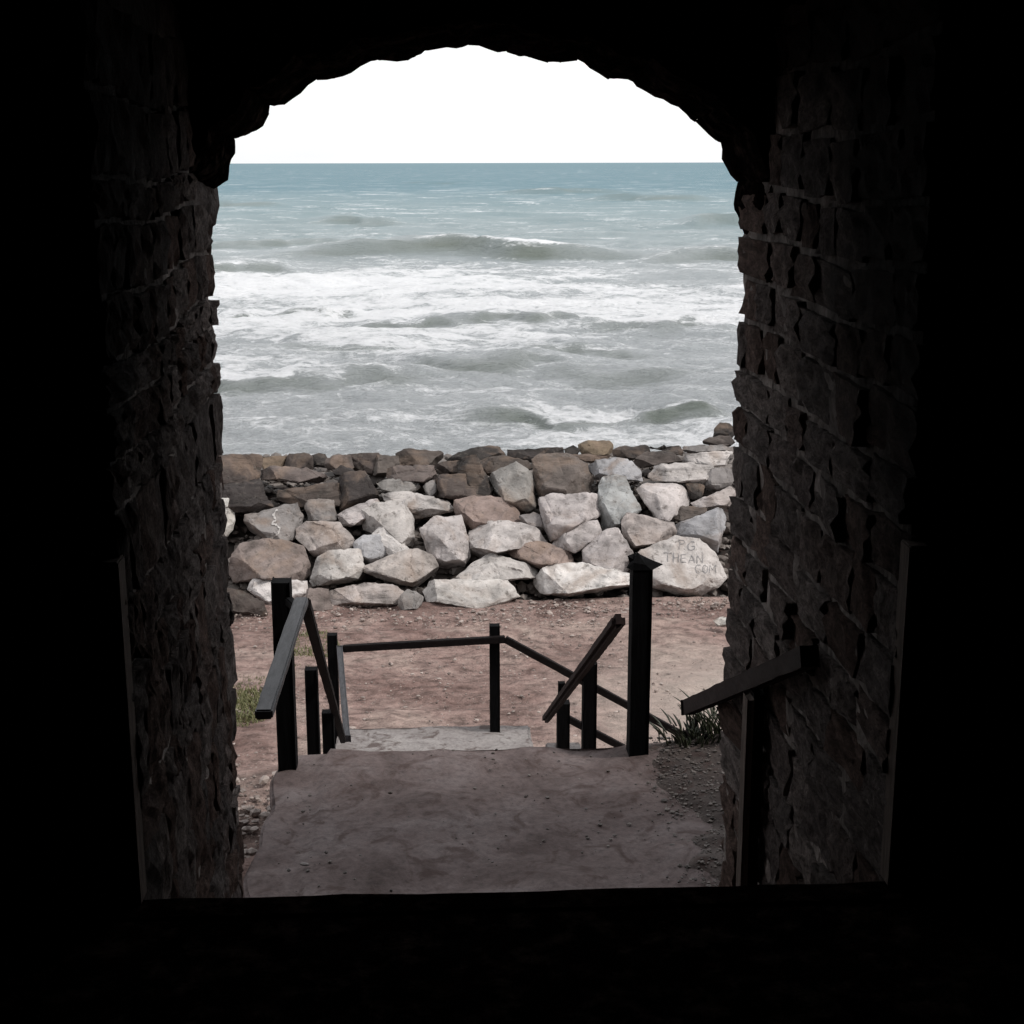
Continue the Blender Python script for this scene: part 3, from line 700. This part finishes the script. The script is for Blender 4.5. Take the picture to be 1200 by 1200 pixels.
# ------------------------------------------------------------------ boulders of the sea wall
def mound_z(Y): return GZ + (1.3) * max(0.0, min(1.0, (Y - 19.3) / 2.0))
COL = dict(mott=(0.2, 0.165, 0.15), pale=(0.42, 0.39, 0.375), white=(0.50, 0.475, 0.455), grey=(0.215, 0.2, 0.193), blue=(0.31, 0.31, 0.315), brown=(0.072, 0.058, 0.052),
           dark=(0.042, 0.036, 0.034), pink=(0.255, 0.2, 0.178), tan=(0.112, 0.093, 0.085), ochre=(0.19, 0.145, 0.105), sand=(0.38, 0.34, 0.318))
ZM = {1: (240, 480, 3.75), 2: (540, 480, 3.529)}
ROCKS = [
 # zoom, colour, kind, thickness, label, outline
 (1,'brown','s',.7,'brown flat slab on the far left crest beside the ochre lichened stone',(20,200,250,200,245,260,230,312,80,332,20,330)),
 (1,'ochre','b',.5,'small cream and ochre stone on the left crest of the sea wall',(240,207,372,205,362,248,250,262)),
 (1,'brown','b',.6,'squat brown boulder just right of the ochre stone on the crest',(353,245,375,197,440,190,478,206,482,262,440,268,358,256)),
 (1,'dark','b',.6,'small rounded dark stone poking above the left crest line',(474,202,500,188,530,193,548,225,530,252,480,247)),
 (1,'tan','b',.6,'low tan crest boulder behind the grey squarish block',(530,212,640,200,655,252,640,270,560,268,530,250)),
 (1,'dark','b',.5,'thin dark wedge stone above the two stacked brown slabs',(560,262,600,247,668,268,660,288,570,292)),
 (1,'brown','b',.7,'brown boulder with square shoulders on the crest above a grey block',(632,200,760,194,792,240,742,288,645,262)),
 (1,'tan','b',.6,'tan brown crest stone third from the crack in the skyline',(752,202,850,205,850,242,795,292,742,282)),
 (1,'brown','b',.8,'broad humped brown boulder rising highest on the left skyline',(838,192,880,174,1040,180,1056,215,1012,252,862,247)),
 (1,'tan','s',.8,'long brown block lying under the humped skyline boulder',(798,252,1012,240,1012,292,980,322,800,312)),
 (1,'brown','b',.7,'sloping brown boulder near the middle of the crest',(1002,242,1090,225,1200,230,1210,285,1060,288)),
 (1,'dark','b',.7,'dark peaked crest stone left of the long thin skyline slab',(1092,202,1135,180,1225,163,1300,160,1325,195,1200,235,1062,225)),
 (1,'tan','s',.7,'long striped brown slab on top of another slab at left',(240,262,330,250,440,252,562,292,566,316,420,322,245,306)),
 (1,'brown','s',.7,'lower grey brown slab beneath the long striped slab',(322,348,592,325,602,392,585,420,420,425,330,400)),
 (1,'dark','s',.9,'large dark brown block at far left below the flat slab',(20,335,232,312,290,425,285,450,80,450,20,440)),
 (1,'dark','b',.9,'dark squarish boulder leaning right of the two stacked slabs',(590,287,702,275,768,388,700,412,595,440,582,380)),
 (1,'grey','s',.5,'thin grey flaky stone above the pale knobbly slab',(752,320,830,300,962,335,950,366,830,368,768,350)),
 (1,'brown','s',.8,'dark hollow faced block under the middle of the crest',(1000,286,1195,284,1235,300,1255,380,1190,400,1010,388)),
 (1,'grey','b',.5,'little grey stone wedged beside the dark hollow block',(955,330,1010,308,1030,372,990,392)),
 (1,'white','b',.6,'smooth whitish stone peeping out from behind the left passage wall',(40,400,118,393,134,440,120,522,90,560,40,520)),
 (1,'grey','b',.9,'grey brown block split by a jagged white vein at left',(185,465,330,430,400,415,425,470,422,540,330,602,215,565,178,505)),
 (1,'grey','b',.8,'small grey cube shaped stone beside the white veined block',(438,402,566,397,577,482,540,497,455,492)),
 (1,'sand','b',.8,'pale tan rounded boulder below the small grey cube',(400,522,450,497,590,498,645,570,632,612,480,642,460,602,405,562)),
 (1,'pale','s',.7,'pale sloping slab resting left against the rough white boulder',(588,462,640,430,760,390,785,412,700,470,692,500,640,510,600,500)),
 (1,'pale','b',.9,'rough pale boulder with a pitted face in the middle left',(680,452,760,412,880,405,906,470,902,530,922,600,850,572,700,522)),
 (1,'pale','s',.7,'long pale knobbly slab lying under the flaky stone',(788,372,900,365,1060,400,1092,430,1082,446,930,472,890,425,795,398)),
 (1,'white','b',.8,'bright white pointed stone in the gap of the middle left pile',(738,545,780,508,852,560,905,622,800,645,740,595)),
 (1,'blue','b',.7,'smooth grey stone half hidden left of the bright white stone',(652,592,700,555,762,550,802,622,780,662,710,682,668,632)),
 (1,'pale','b',1.,'tall rounded pale boulder with a tan crown in the centre',(955,530,1010,480,1120,478,1150,560,1157,642,1140,682,1040,692,980,652,972,592)),
 (1,'mott','b',.9,'large mottled brown boulder near the wall foot at left',(105,682,160,597,270,573,430,600,462,682,470,722,430,752,130,752,108,720)),
 (1,'pale','b',.8,'pale five sided boulder right of the large mottled boulder',(468,745,500,652,560,615,682,620,697,692,670,742,480,772)),
 (1,'sand','b',.8,'wide pale wedge boulder pointing left in the front row',(702,692,820,640,930,613,1002,640,1032,710,962,772,860,762,708,712)),
 (1,'white','b',.6,'whitish stone in the front row behind the tall left post',(188,785,220,748,440,758,452,800,400,842,300,872,258,842)),
 (1,'sand','s',.6,'cracked layered slab lying at the foot of the wall',(538,792,700,758,782,765,862,800,872,860,700,866,580,872,540,832)),
 (1,'grey','b',.6,'small dull stone at the foot between two long slabs',(850,832,890,790,962,820,952,872,870,882)),
 (1,'mott','b',.5,'crumbled brown rubble stone left of the cracked slab',(448,785,540,792,560,870,470,902,430,850)),
 (1,'brown','b',.5,'dull brown stone low at the far left foot of the wall',(60,790,180,795,255,845,270,905,150,900,60,880)),
 (2,'dark','s',.8,'dark layered block right below the middle of the skyline',(-20,205,65,195,142,352,120,366,40,362,-10,300)),
 (2,'brown','b',.7,'brown boulder tucked left of the big two toned block',(70,202,180,190,272,212,300,242,150,272,92,262)),
 (2,'grey','b',1.,'upright grey block with a pale right face in the second row',(108,272,230,222,297,265,302,402,240,432,150,342)),
 (2,'dark','s',.5,'long thin dark slab on the skyline right of centre',(190,162,415,158,422,186,300,212,200,192)),
 (2,'tan','s',1.,'big brown topped block with a streaked pale front',(298,212,330,190,440,186,522,222,547,292,530,352,430,362,345,400,310,300)),
 (2,'dark','b',.5,'small dark stone touching the orange stained crest stone',(428,162,465,145,502,165,482,188,430,182)),
 (2,'ochre','b',.5,'orange stained stone on the crest right of centre',(488,145,540,124,610,130,637,167,600,192,500,187)),
 (2,'brown','s',.5,'flat brown slab just under the orange stained stone',(440,188,622,190,602,212,520,218)),
 (2,'blue','b',.8,'pale blue grey boulder capping the tall leaning stone',(508,227,640,197,702,215,742,260,742,292,680,292,600,290,560,272)),
 (2,'blue','b',.9,'tall leaning blue grey stone with a pale right edge',(572,320,590,272,682,288,737,412,682,442,650,502,585,496,568,402)),
 (2,'pale','b',1.1,'squared pale block with a shadowed left side in the centre',(330,372,372,355,557,350,572,432,482,492,420,532,370,542,340,462)),
 (2,'pink','b',.9,'pinkish flat topped boulder left of the squared pale block',(-20,378,60,362,182,370,238,422,242,467,120,470,20,500,-15,440)),
 (2,'pale','b',1.,'long pale boulder sloping right below the pinkish one',(38,502,110,470,182,468,302,488,367,552,200,572,130,602,50,622)),
 (2,'pale','b',.9,'pale diamond shaped boulder in front of the squared block',(378,552,450,482,562,463,577,522,500,572,470,592,400,577)),
 (2,'pink','b',.7,'low brown banded boulder between pale stones in front row',(183,582,220,550,330,548,462,590,477,642,340,657,200,602)),
 (2,'pale','b',.9,'pale pyramid like boulder right of the brown banded one',(508,582,600,502,652,500,712,592,702,642,680,672,600,662,513,627)),
 (2,'sand','b',1.1,'angular boulder with a dark left face beneath the leaning stone',(665,472,690,430,782,450,872,470,892,542,780,557,710,572,678,522)),
 (2,'pale','b',.9,'smooth pale shield shaped boulder on the right',(728,332,770,305,912,308,947,352,942,402,862,462,810,452,750,372)),
 (2,'pale','s',.7,'flat pale slab lying above the shield shaped boulder',(768,272,800,230,942,220,1042,235,1012,312,940,302,800,292)),
 (2,'dark','b',.6,'dark stone in the gap under the flat pale slab',(925,300,1012,308,992,372,948,362)),
 (2,'tan','s',.7,'striped tan boulder on the right part of the crest',(703,215,770,175,852,170,917,210,902,227,740,237)),
 (2,'dark','b',.6,'dark stone left of the striped tan crest boulder',(630,167,690,150,782,150,792,172,712,202,640,192)),
 (2,'dark','s',.5,'thin dark skyline slab above the striped tan boulder',(780,156,912,150,917,190,850,172)),
 (2,'grey','s',.5,'grey skyline slab near the right passage wall',(908,152,1000,143,1130,150,1110,176,930,182)),
 (2,'tan','s',.6,'flat brown stone stacked on the skyline at far right',(1000,136,1030,115,1110,110,1150,140,1080,162)),
 (2,'dark','b',.6,'dark jagged topmost stone beside the right passage wall',(1045,108,1050,78,1072,54,1112,58,1135,80,1120,112)),
 (2,'pale','s',.6,'pale layered slab below the grey skyline slab at right',(918,192,1000,180,1130,180,1125,226,1040,237,920,217)),
 (2,'grey','b',.7,'grey rounded stone by the right wall above a pale wedge',(1018,282,1040,242,1110,245,1150,270,1110,312,1060,332,1020,322)),
 (2,'pale','s',.6,'pale wedge slab tapering left near the right wall',(955,384,1060,345,1110,322,1150,350,1110,396,980,407)),
 (2,'tan','s',.6,'brownish flat stone behind the blue white block at right',(873,442,920,405,1012,408,1012,432,900,467)),
 (2,'blue','b',.9,'blue white block with an ochre corner above the written boulder',(878,482,1000,432,1087,403,1100,450,1068,512,1062,582,1020,547,900,512)),
 (2,'pale','w',.6,'big pale boulder with faded handwriting at the right front',(715,612,890,530,982,540,1052,602,1090,692,1060,730,990,760,930,762,790,722,740,668)),
 (2,'white','b',.8,'long white craggy boulder in the front row left of the capped post',(278,702,380,640,502,638,692,680,695,722,560,752,430,772,330,752)),
 (2,'pale','b',.7,'pale spindle shaped boulder in the front row centre',(-8,692,50,640,120,598,200,625,332,656,302,692,80,717,20,712)),
 (2,'pale','b',.6,'low flat white slab lying at the foot of the wall in the centre',(-165,745,-130,705,180,708,232,772,100,832,-40,806,-140,790)),
 (2,'grey','b',.6,'small grey stone deep in the gap above the diamond boulder',(240,440,300,425,345,440,345,490,260,480)),
 (2,'white','b',.6,'rounded white stone against the foot of the right passage wall',(1040,870,1075,850,1110,855,1110,890,1060,900)),
]
def build_boulder(pts, thick, kind, seed):
    px = [(p[0], p[1]) for p in pts]
    cx = sum(p[0] for p in px) / len(px); cy = sum(p[1] for p in px) / len(px)
    ymax = max(p[1] for p in px)
    # walk the ray until it meets the slope of the wall
    d = ray(cx, cy); Yc = 26.0
    y_ = 17.0
    while y_ < 26:
        p = CAM + d * (y_ / d.y)
        if p.z < mound_z(y_) + 0.12: Yc = y_; break
        y_ += 0.02
    c = CAM + d * (Yc / d.y)
    pl_n = Vector((0, 1, -0.55)).normalized()
    out = []
    for x, y in px:
        r_ = ray(cx + (x - cx) * 1.085, cy + (y - cy) * 1.11); t = (c - CAM).dot(pl_n) / r_.dot(pl_n); out.append(CAM + r_ * t)
    w = max(v.x for v in out) - min(v.x for v in out); h = max(v.z for v in out) - min(v.z for v in out)
    T = math.sqrt(max(w, .1) * max(h * 1.25, .1)) * 0.5 * thick
    rnd = random.Random(seed)
    u = -d
    zc = sum(v.z for v in out) / len(out)
    bm = bmesh.new()
    tilt = rnd.uniform(-0.35, 0.45)
    sc1 = rnd.uniform(0.5, 0.72)
    hull = [v.copy() for v in out]
    for v in out:
        k = (v - c)
        low = 0.5 - (v.z - zc) / max(h, .05)
        side = (v.x - c.x) / max(w, .05)
        f = c + Vector((k.x * sc1, k.y * sc1, k.z * sc1 - 0.10 * h)) + u * T * (0.45 + 0.55 * max(0, low) + tilt * side) + Vector((rnd.uniform(-.03, .03) * w, 0, 0))
        hull.append(f)
        hull.append(c + k * 0.86 - u * T * rnd.uniform(0.7, 1.0) + Vector((0, 0, -0.08 * h)))
    for v in hull: bm.verts.new(v - c)
    r_ = bmesh.ops.convex_hull(bm, input=bm.verts)
    junk = [g for g in set(r_['geom_interior'] + r_['geom_unused']) if isinstance(g, bmesh.types.BMVert)]
    if junk: bmesh.ops.delete(bm, geom=junk, context='VERTS')
    bmesh.ops.recalc_face_normals(bm, faces=bm.faces)
    # split faces: planes of fracture on the side that is seen
    for k in range(rnd.choice((3, 4, 5)) if kind != 'w' else 0):
        nn = Vector((rnd.gauss(0, 0.9), -0.7, rnd.gauss(0.3, 0.8))).normalized()
        sup = max(v.co.dot(nn) for v in bm.verts)
        g_ = list(bm.verts) + list(bm.edges) + list(bm.faces)
        rr = bmesh.ops.bisect_plane(bm, geom=g_, plane_co=nn * sup * rnd.uniform(0.66, 0.86), plane_no=nn, clear_outer=True)
        ed = [e for e in rr['geom_cut'] if isinstance(e, bmesh.types.BMEdge)]
        if ed: bmesh.ops.contextual_create(bm, geom=ed)
    bmesh.ops.recalc_face_normals(bm, faces=bm.faces)
    bmesh.ops.dissolve_limit(bm, angle_limit=R(9), verts=bm.verts, edges=bm.edges)
    try: bmesh.ops.bevel(bm, geom=list(bm.edges), offset=min(0.012, 0.025 * min(w, h * 1.6)), segments=1, affect='EDGES', clamp_overlap=True)
    except Exception: pass
    bmesh.ops.triangulate(bm, faces=bm.faces)
    for _ in range(5):
        es = [e for e in bm.edges if e.calc_length() > 0.055]
        if not es or len(bm.verts) > 2600: break
        bmesh.ops.subdivide_edges(bm, edges=es, cuts=1)
        bmesh.ops.triangulate(bm, faces=[f for f in bm.faces if len(f.verts) > 3])
    bm.normal_update()
    off = Vector((seed * 3.7, seed * 1.3, seed * 2.1)); ds = []
    for v in bm.verts:
        p = v.co
        q = Vector((p.x * 1.5, p.y * 1.5, p.z * (9 if kind == 's' else 3.0))) + off
        a1 = noise.noise(q)
        a2 = noise.fractal(p * 5.5 + off, 0.7, 2.1, 4)
        cell = noise.voronoi(p * 2.6 + off)[0]; a3 = (cell[1] - cell[0])
        ds.append((v, v.normal.copy(), a1 * (0.036 if kind == 's' else 0.014) + a2 * 0.020 - max(0, 0.07 - a3) * 0.22))
    for v, nrm, dd in ds: v.co += nrm * dd
    return from_bm(bm, 'boulder', 29), c
random.seed(4)
boulders = []
written = None
for i, (z, col, kind, th_, label, fl_) in enumerate(ROCKS):
    ox, oy, s = ZM[z]
    pts = [(ox + fl_[k] / s, oy + fl_[k + 1] / s) for k in range(0, len(fl_), 2)]
    me, c = build_boulder(pts, th_, kind, i + 1)
    me.materials.append(M_STRATA if kind == 's' else M_BOULDER)
    o = put('boulder', me, loc=c)
    cc = COL[col]; j = random.uniform(0.9, 1.1); o.color = (cc[0] * j, cc[1] * j * random.uniform(.98, 1.02), cc[2] * j, 1)
    tag(o, label, 'boulder', 'boulders of the sea wall')
    boulders.append(o)
    if 'handwriting' in label: written = o
    if 'jagged white vein' in label: veined = o
# the wall goes on either side, out of the photograph
for o in boulders:
    if o is written: continue
    for dx in (-7.3, 7.3):
        if -4.1 < o.location.x + dx < 4.9: continue
        n_ = o.copy(); C.objects.link(n_); n_.location = o.location + Vector((dx, 0.05, 0))
        n_['label'] = 'boulder of the sea wall hidden beyond the edge of the passage'; n_['group'] = 'boulders further along the sea wall'
# dark core of the wall between the boulders
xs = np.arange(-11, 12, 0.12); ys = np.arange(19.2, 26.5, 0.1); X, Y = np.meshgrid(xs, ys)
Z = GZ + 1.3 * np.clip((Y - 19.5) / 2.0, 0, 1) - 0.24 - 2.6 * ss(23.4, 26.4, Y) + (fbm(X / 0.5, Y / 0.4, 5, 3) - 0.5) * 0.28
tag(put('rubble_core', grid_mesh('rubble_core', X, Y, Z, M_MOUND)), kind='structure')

# broken stones packed in the gaps of the wall
def lumps(name, items, mat, seed):
    rn = random.Random(seed); V = []; Fc = []
    ico = bmesh.new(); bmesh.ops.create_icosphere(ico, subdivisions=1, radius=1); ico.verts.ensure_lookup_table()
    base = [v.co.copy() for v in ico.verts]; fs = [tuple(v.index for v in f.verts) for f in ico.faces]; ico.free()
    for (x, y, z, s) in items:
        i = len(V); sx_, sy_, sz_ = s * rn.uniform(.6, 1.4), s * rn.uniform(.6, 1.3), s * rn.uniform(.35, .8); a_ = rn.uniform(0, 6.28); ca, sa = math.cos(a_), math.sin(a_)
        for b_ in base:
            j = rn.uniform(.75, 1.2); bx, by, bz = b_.x * sx_ * j, b_.y * sy_ * j, b_.z * sz_ * j
            V.append((x + bx * ca - by * sa, y + bx * sa + by * ca, z + bz))
        Fc += [tuple(i + k for k in f) for f in fs]
    me = bpy.data.meshes.new(name); me.from_pydata(V, [], Fc); me.materials.append(mat)
    return me
M_GAP = mat_leaf('gap_stone', (0.05, 0.04, 0.035), (0.19, 0.165, 0.15))
rg = random.Random(77); it = []
for _ in range(5200):
    x = rg.uniform(-4.4, 5.4); y = rg.uniform(19.25, 23.6); s = 0.03 + 0.11 * rg.random() ** 2.2
    it.append((x, y, GZ + 1.3 * max(0, min(1, (y - 19.5) / 2.0)) - 0.2 + 0.1 * rg.random(), s))
tag(put('rubble', lumps('rubble', it, M_GAP, 12)), 'broken small rubble filling the gaps between the boulders', 'rubble', kind='stuff')

def ribbons(S, target, name, mat, w0, w1, jig):
    me = target.data; bvh = BVHTree.FromPolygons([v.co + target.location for v in me.vertices], [tuple(p.vertices) for p in me.polygons])
    bm = bmesh.new()
    for st in S:
        st2 = []
        for (a_, b_) in zip(st, st[1:]):
            nn = max(2, int(math.dist(a_, b_) / 0.9))
            for k in range(nn): st2.append((a_[0] + (b_[0] - a_[0]) * k / nn, a_[1] + (b_[1] - a_[1]) * k / nn))
        st2.append(st[-1]); prev = None
        for k, (x, y) in enumerate(st2):
            d = ray(x + 0.9 * jig * noise.noise(Vector((x * .22, y * .22, 1))), y + 1.1 * jig * noise.noise(Vector((x * .2, y * .2, 9))))
            hit = bvh.ray_cast(CAM, d)
            if hit[0] is None: prev = None; continue
            a2 = st2[min(k + 1, len(st2) - 1)]; a1 = st2[max(k - 1, 0)]
            tdir = Vector((a2[0] - a1[0], 0, -(a2[1] - a1[1]))).normalized()
            sdir = hit[1].cross(tdir)
            if sdir.length < 1e-4: prev = None; continue
            sdir.normalize(); wv = w0 + w1 * noise.noise(Vector((x * 0.5, y * 0.5, 3)))
            p = hit[0] + hit[1] * (0.006 + max(0, w0 - 0.005) * 0.6)
            cur = (bm.verts.new(p - sdir * wv), bm.verts.new(p + sdir * wv))
            if prev: bm.faces.new((prev[0], prev[1], cur[1], cur[0]))
            prev = cur
    put(name, from_bm(bm, name), target, mat)

# handwriting on the big pale boulder
def handwriting():
    S = []      # strokes in photo pixels
    def add(ox, oy, pts): S.append([(ox + x, oy + y) for x, y in pts])
    # line 1: P G
    add(795, 633, [(1, 11), (1, 0), (6, 0), (8, 2.5), (6, 5), (1, 5)])
    add(806, 635, [(8, 1), (4, 0), (0, 4), (1, 9), (5, 10), (8, 8), (8, 5), (4.5, 5)])
    # line 2: T H E A N
    add(778, 648, [(0, 0), (9, 0)]); add(778, 648, [(4.5, 0), (4.5, 11)])
    add(789, 648, [(0, 0), (0, 11)]); add(789, 648, [(6, 0), (6, 11)]); add(789, 648, [(0, 5.5), (6, 5.5)])
    add(798, 650, [(6, 0), (0, 0), (0, 9), (6, 9)]); add(798, 650, [(0, 4.5), (5, 4.5)])
    add(807, 651, [(0, 9), (3.5, 0), (7, 9)]); add(807, 651, [(1.5, 6), (5.5, 6)])
    add(817, 651, [(0, 9), (0, 0), (6, 9), (6, 0)])
    # line 3: C O M
    add(815, 662, [(6, 1), (2, 0), (0, 4), (1, 9), (6, 10)])
    add(823, 662, [(3, 0), (0, 3), (0, 7), (3, 10), (6, 7), (6, 3), (3, 0)])
    add(831, 662, [(0, 10), (1, 0), (4, 6), (7, 0), (8, 10)])
    ribbons(S, written, 'handwriting', M_INK, 0.0045, 0.0035, 1.0)
handwriting()
M_VEIN = new_mat('quartz_vein')[0]; M_VEIN.node_tree.nodes['Principled BSDF'].inputs['Base Color'].default_value = (0.40, 0.38, 0.365, 1); M_VEIN.node_tree.nodes['Principled BSDF'].inputs['Roughness'].default_value = 0.85
ribbons([[(240 + x / 3.75, 480 + y / 3.75) for x, y in ((322, 440), (302, 462), (312, 488), (300, 505), (330, 520), (322, 545), (286, 562))]], veined, 'white_vein', M_VEIN, 0.012, 0.022, 1.6)

# ------------------------------------------------------------------ small stuff: grass, plant, pebbles, litter
def blades(name, pts, mat, h0, h1, w, lean, kind='stuff', curl=0.3, seed=1):
    rnd = random.Random(seed); V = []; Fc = []
    for (x, y, z) in pts:
        a_ = rnd.uniform(0, 2 * PI); h = rnd.uniform(h0, h1); ln = rnd.uniform(0.1, 1) * lean
        dx, dy = math.cos(a_), math.sin(a_); sx_, sy_ = -dy * w * 0.5, dx * w * 0.5
        i = len(V)
        for k, (t, ww) in enumerate(((0, 1), (0.45, 1.1), (0.8, 0.7), (1, 0.12))):
            off = ln * h * (t ** (1 + curl)); zz = z + h * t * (1 - 0.25 * ln * t)
            V.append((x + dx * off - sx_ * ww, y + dy * off - sy_ * ww, zz)); V.append((x + dx * off + sx_ * ww, y + dy * off + sy_ * ww, zz))
            V.append((x + dx * off + dx * w * 0.35 * ww, y + dy * off + dy * w * 0.35 * ww, zz - w * 0.3 * ww))
        for k in range(3):
            b_ = i + 3 * k
            Fc += [(b_, b_ + 1, b_ + 4, b_ + 3), (b_ + 1, b_ + 2, b_ + 5, b_ + 4), (b_ + 2, b_, b_ + 3, b_ + 5)]
    me = bpy.data.meshes.new(name); me.from_pydata(V, [], Fc); me.materials.append(mat); me.shade_smooth()
    return me
rnd = random.Random(3)
def patch(cx, cy, rx, ry, n):
    P = []
    for _ in range(n):
        a_ = rnd.uniform(0, 2 * PI); r_ = rnd.random() ** 0.6
        x = cx + math.cos(a_) * rx * r_; y = cy + math.sin(a_) * ry * r_
        P.append((x, y, gz(x, y) - 0.02))
    return P
g1 = atZ(283, 822, GZ); g2 = atZ(362, 762, GZ)
tag(put('grass', blades('grass', patch(g1.x, g1.y, 0.42, 0.85, 2600), M_GRASS, 0.02, 0.08, 0.012, 0.8, seed=2)), 'patch of short yellow green grass beside the left passage wall', 'grass', kind='stuff')
tag(put('grass', blades('grass', patch(g2.x, g2.y, 0.38, 0.75, 2000), M_GRASS, 0.02, 0.08, 0.012, 0.8, seed=5)), 'patch of short grass seen behind the left stair railing', 'grass', kind='stuff')
# spiky succulent plant by the right jamb
def plant(loc, n, spread, h0, h1, seed, label):
    rn = random.Random(seed); P = []
    for _ in range(n):
        a_ = rn.uniform(0, 2 * PI); r_ = spread * rn.random() ** 0.7
        P.append((loc[0] + r_ * math.cos(a_), loc[1] + r_ * math.sin(a_) * 0.8, loc[2] + rn.uniform(-0.03, 0.05)))
    t = empty('spiky_plant', loc, label, 'plant')
    put('leaves', blades('leaves', P, M_LEAF, h0, h1, 0.012, 1.0, seed=seed), t)
    bm = bmesh.new()
    for k in range(5):
        a_ = rn.uniform(0, 2 * PI); r_ = bmesh.ops.create_cone(bm, segments=6, radius1=0.012, radius2=0.006, depth=0.16, cap_ends=True)
        for v in r_['verts']: v.co = Matrix.Rotation(0.7, 3, (math.cos(a_), math.sin(a_), 0)) @ v.co + Vector(loc) + Vector((math.sin(a_) * 0.05, -math.cos(a_) * .05, 0.02))
    put('stem', from_bm(bm, 'stem'), t, M_RAIL)
plant((1.16, 6.42, 0.02), 170, 0.17, 0.03, 0.085, 7, 'spiky dark green plant growing low under the end of the handrail')
plant((1.36, 6.45, 0.07), 230, 0.22, 0.05, 0.12, 9, 'taller bushy plant tight against the right passage wall')
def lumps(name, items, mat, seed):
    rn = random.Random(seed); V = []; Fc = []
    ico = bmesh.new(); bmesh.ops.create_icosphere(ico, subdivisions=1, radius=1); ico.verts.ensure_lookup_table()
    base = [v.co.copy() for v in ico.verts]; fs = [tuple(v.index for v in f.verts) for f in ico.faces]; ico.free()
    # plain icosahedron verts jittered per lump
    for (x, y, z, s) in items:
        i = len(V); sx_, sy_, sz_ = s * rn.uniform(.6, 1.4), s * rn.uniform(.6, 1.3), s * rn.uniform(.35, .8); a_ = rn.uniform(0, 6.28); ca, sa = math.cos(a_), math.sin(a_)
        for b_ in base:
            j = rn.uniform(.75, 1.2); bx, by, bz = b_.x * sx_ * j, b_.y * sy_ * j, b_.z * sz_ * j
            V.append((x + bx * ca - by * sa, y + bx * sa + by * ca, z + bz))
        Fc += [tuple(i + k for k in f) for f in fs]
    me = bpy.data.meshes.new(name); me.from_pydata(V, [], Fc); me.materials.append(mat)
    return me
it = []
for _ in range(6000):
    x = rnd.uniform(-3.4, 4.4); y = 13.2 + 6.9 * rnd.random(); s = 0.008 + 0.022 * rnd.random() ** 6
    if rnd.random() < 0.3: y = 19.0 + rnd.gauss(0, .5); s *= 1.4
    it.append((x, y, gz(x, y) + 0.3 * s, s))
tag(put('pebbles', lumps('pebbles', it, M_PEB, 2)), 'small pebbles scattered over the brown earth path', 'pebbles', kind='stuff')
it = []
for _ in range(900):
    x = rnd.uniform(-1.5, -0.80); y = rnd.uniform(5.0, 6.9); s = 0.005 + 0.028 * rnd.random() ** 4
    it.append((x, y, gz(x, y) + 0.3 * s, s))
tag(put('loose_rubble', lumps('loose_rubble', it, M_PEB, 5)), 'loose pale rubble on the bank beside the left landing edge', 'rubble', kind='stuff')
it = []
for _ in range(3000):
    x = 0.93 + rnd.gauss(0, 0.05) + abs(rnd.gauss(0, 0.3)); y = rnd.uniform(4.7, 6.5); s = 0.003 + 0.009 * rnd.random() ** 4
    it.append((x, y, max(0.0, float(soil_z(np.array([[x]]), np.array([[y]]))[0, 0])) + 0.3 * s, s))
for _ in range(260):
    x = rnd.uniform(-0.75, 0.85); y = rnd.uniform(4.9, 6.4); s = 0.003 + 0.007 * rnd.random() ** 2
    it.append((x, y, 0.3 * s, s))
tag(put('litter', lumps('litter', it, M_LITTER, 6)), 'dry litter and grit along the right side of the landing', 'litter', kind='stuff')
p = atZ(357, 1016, 0.0)
me = lumps('pale_stone', [(p.x, p.y, 0.012, 0.018)], M_CONC, 8)
tag(put('pale_stone', me), 'single small pale stone lying on the landing near its left edge', 'stone')
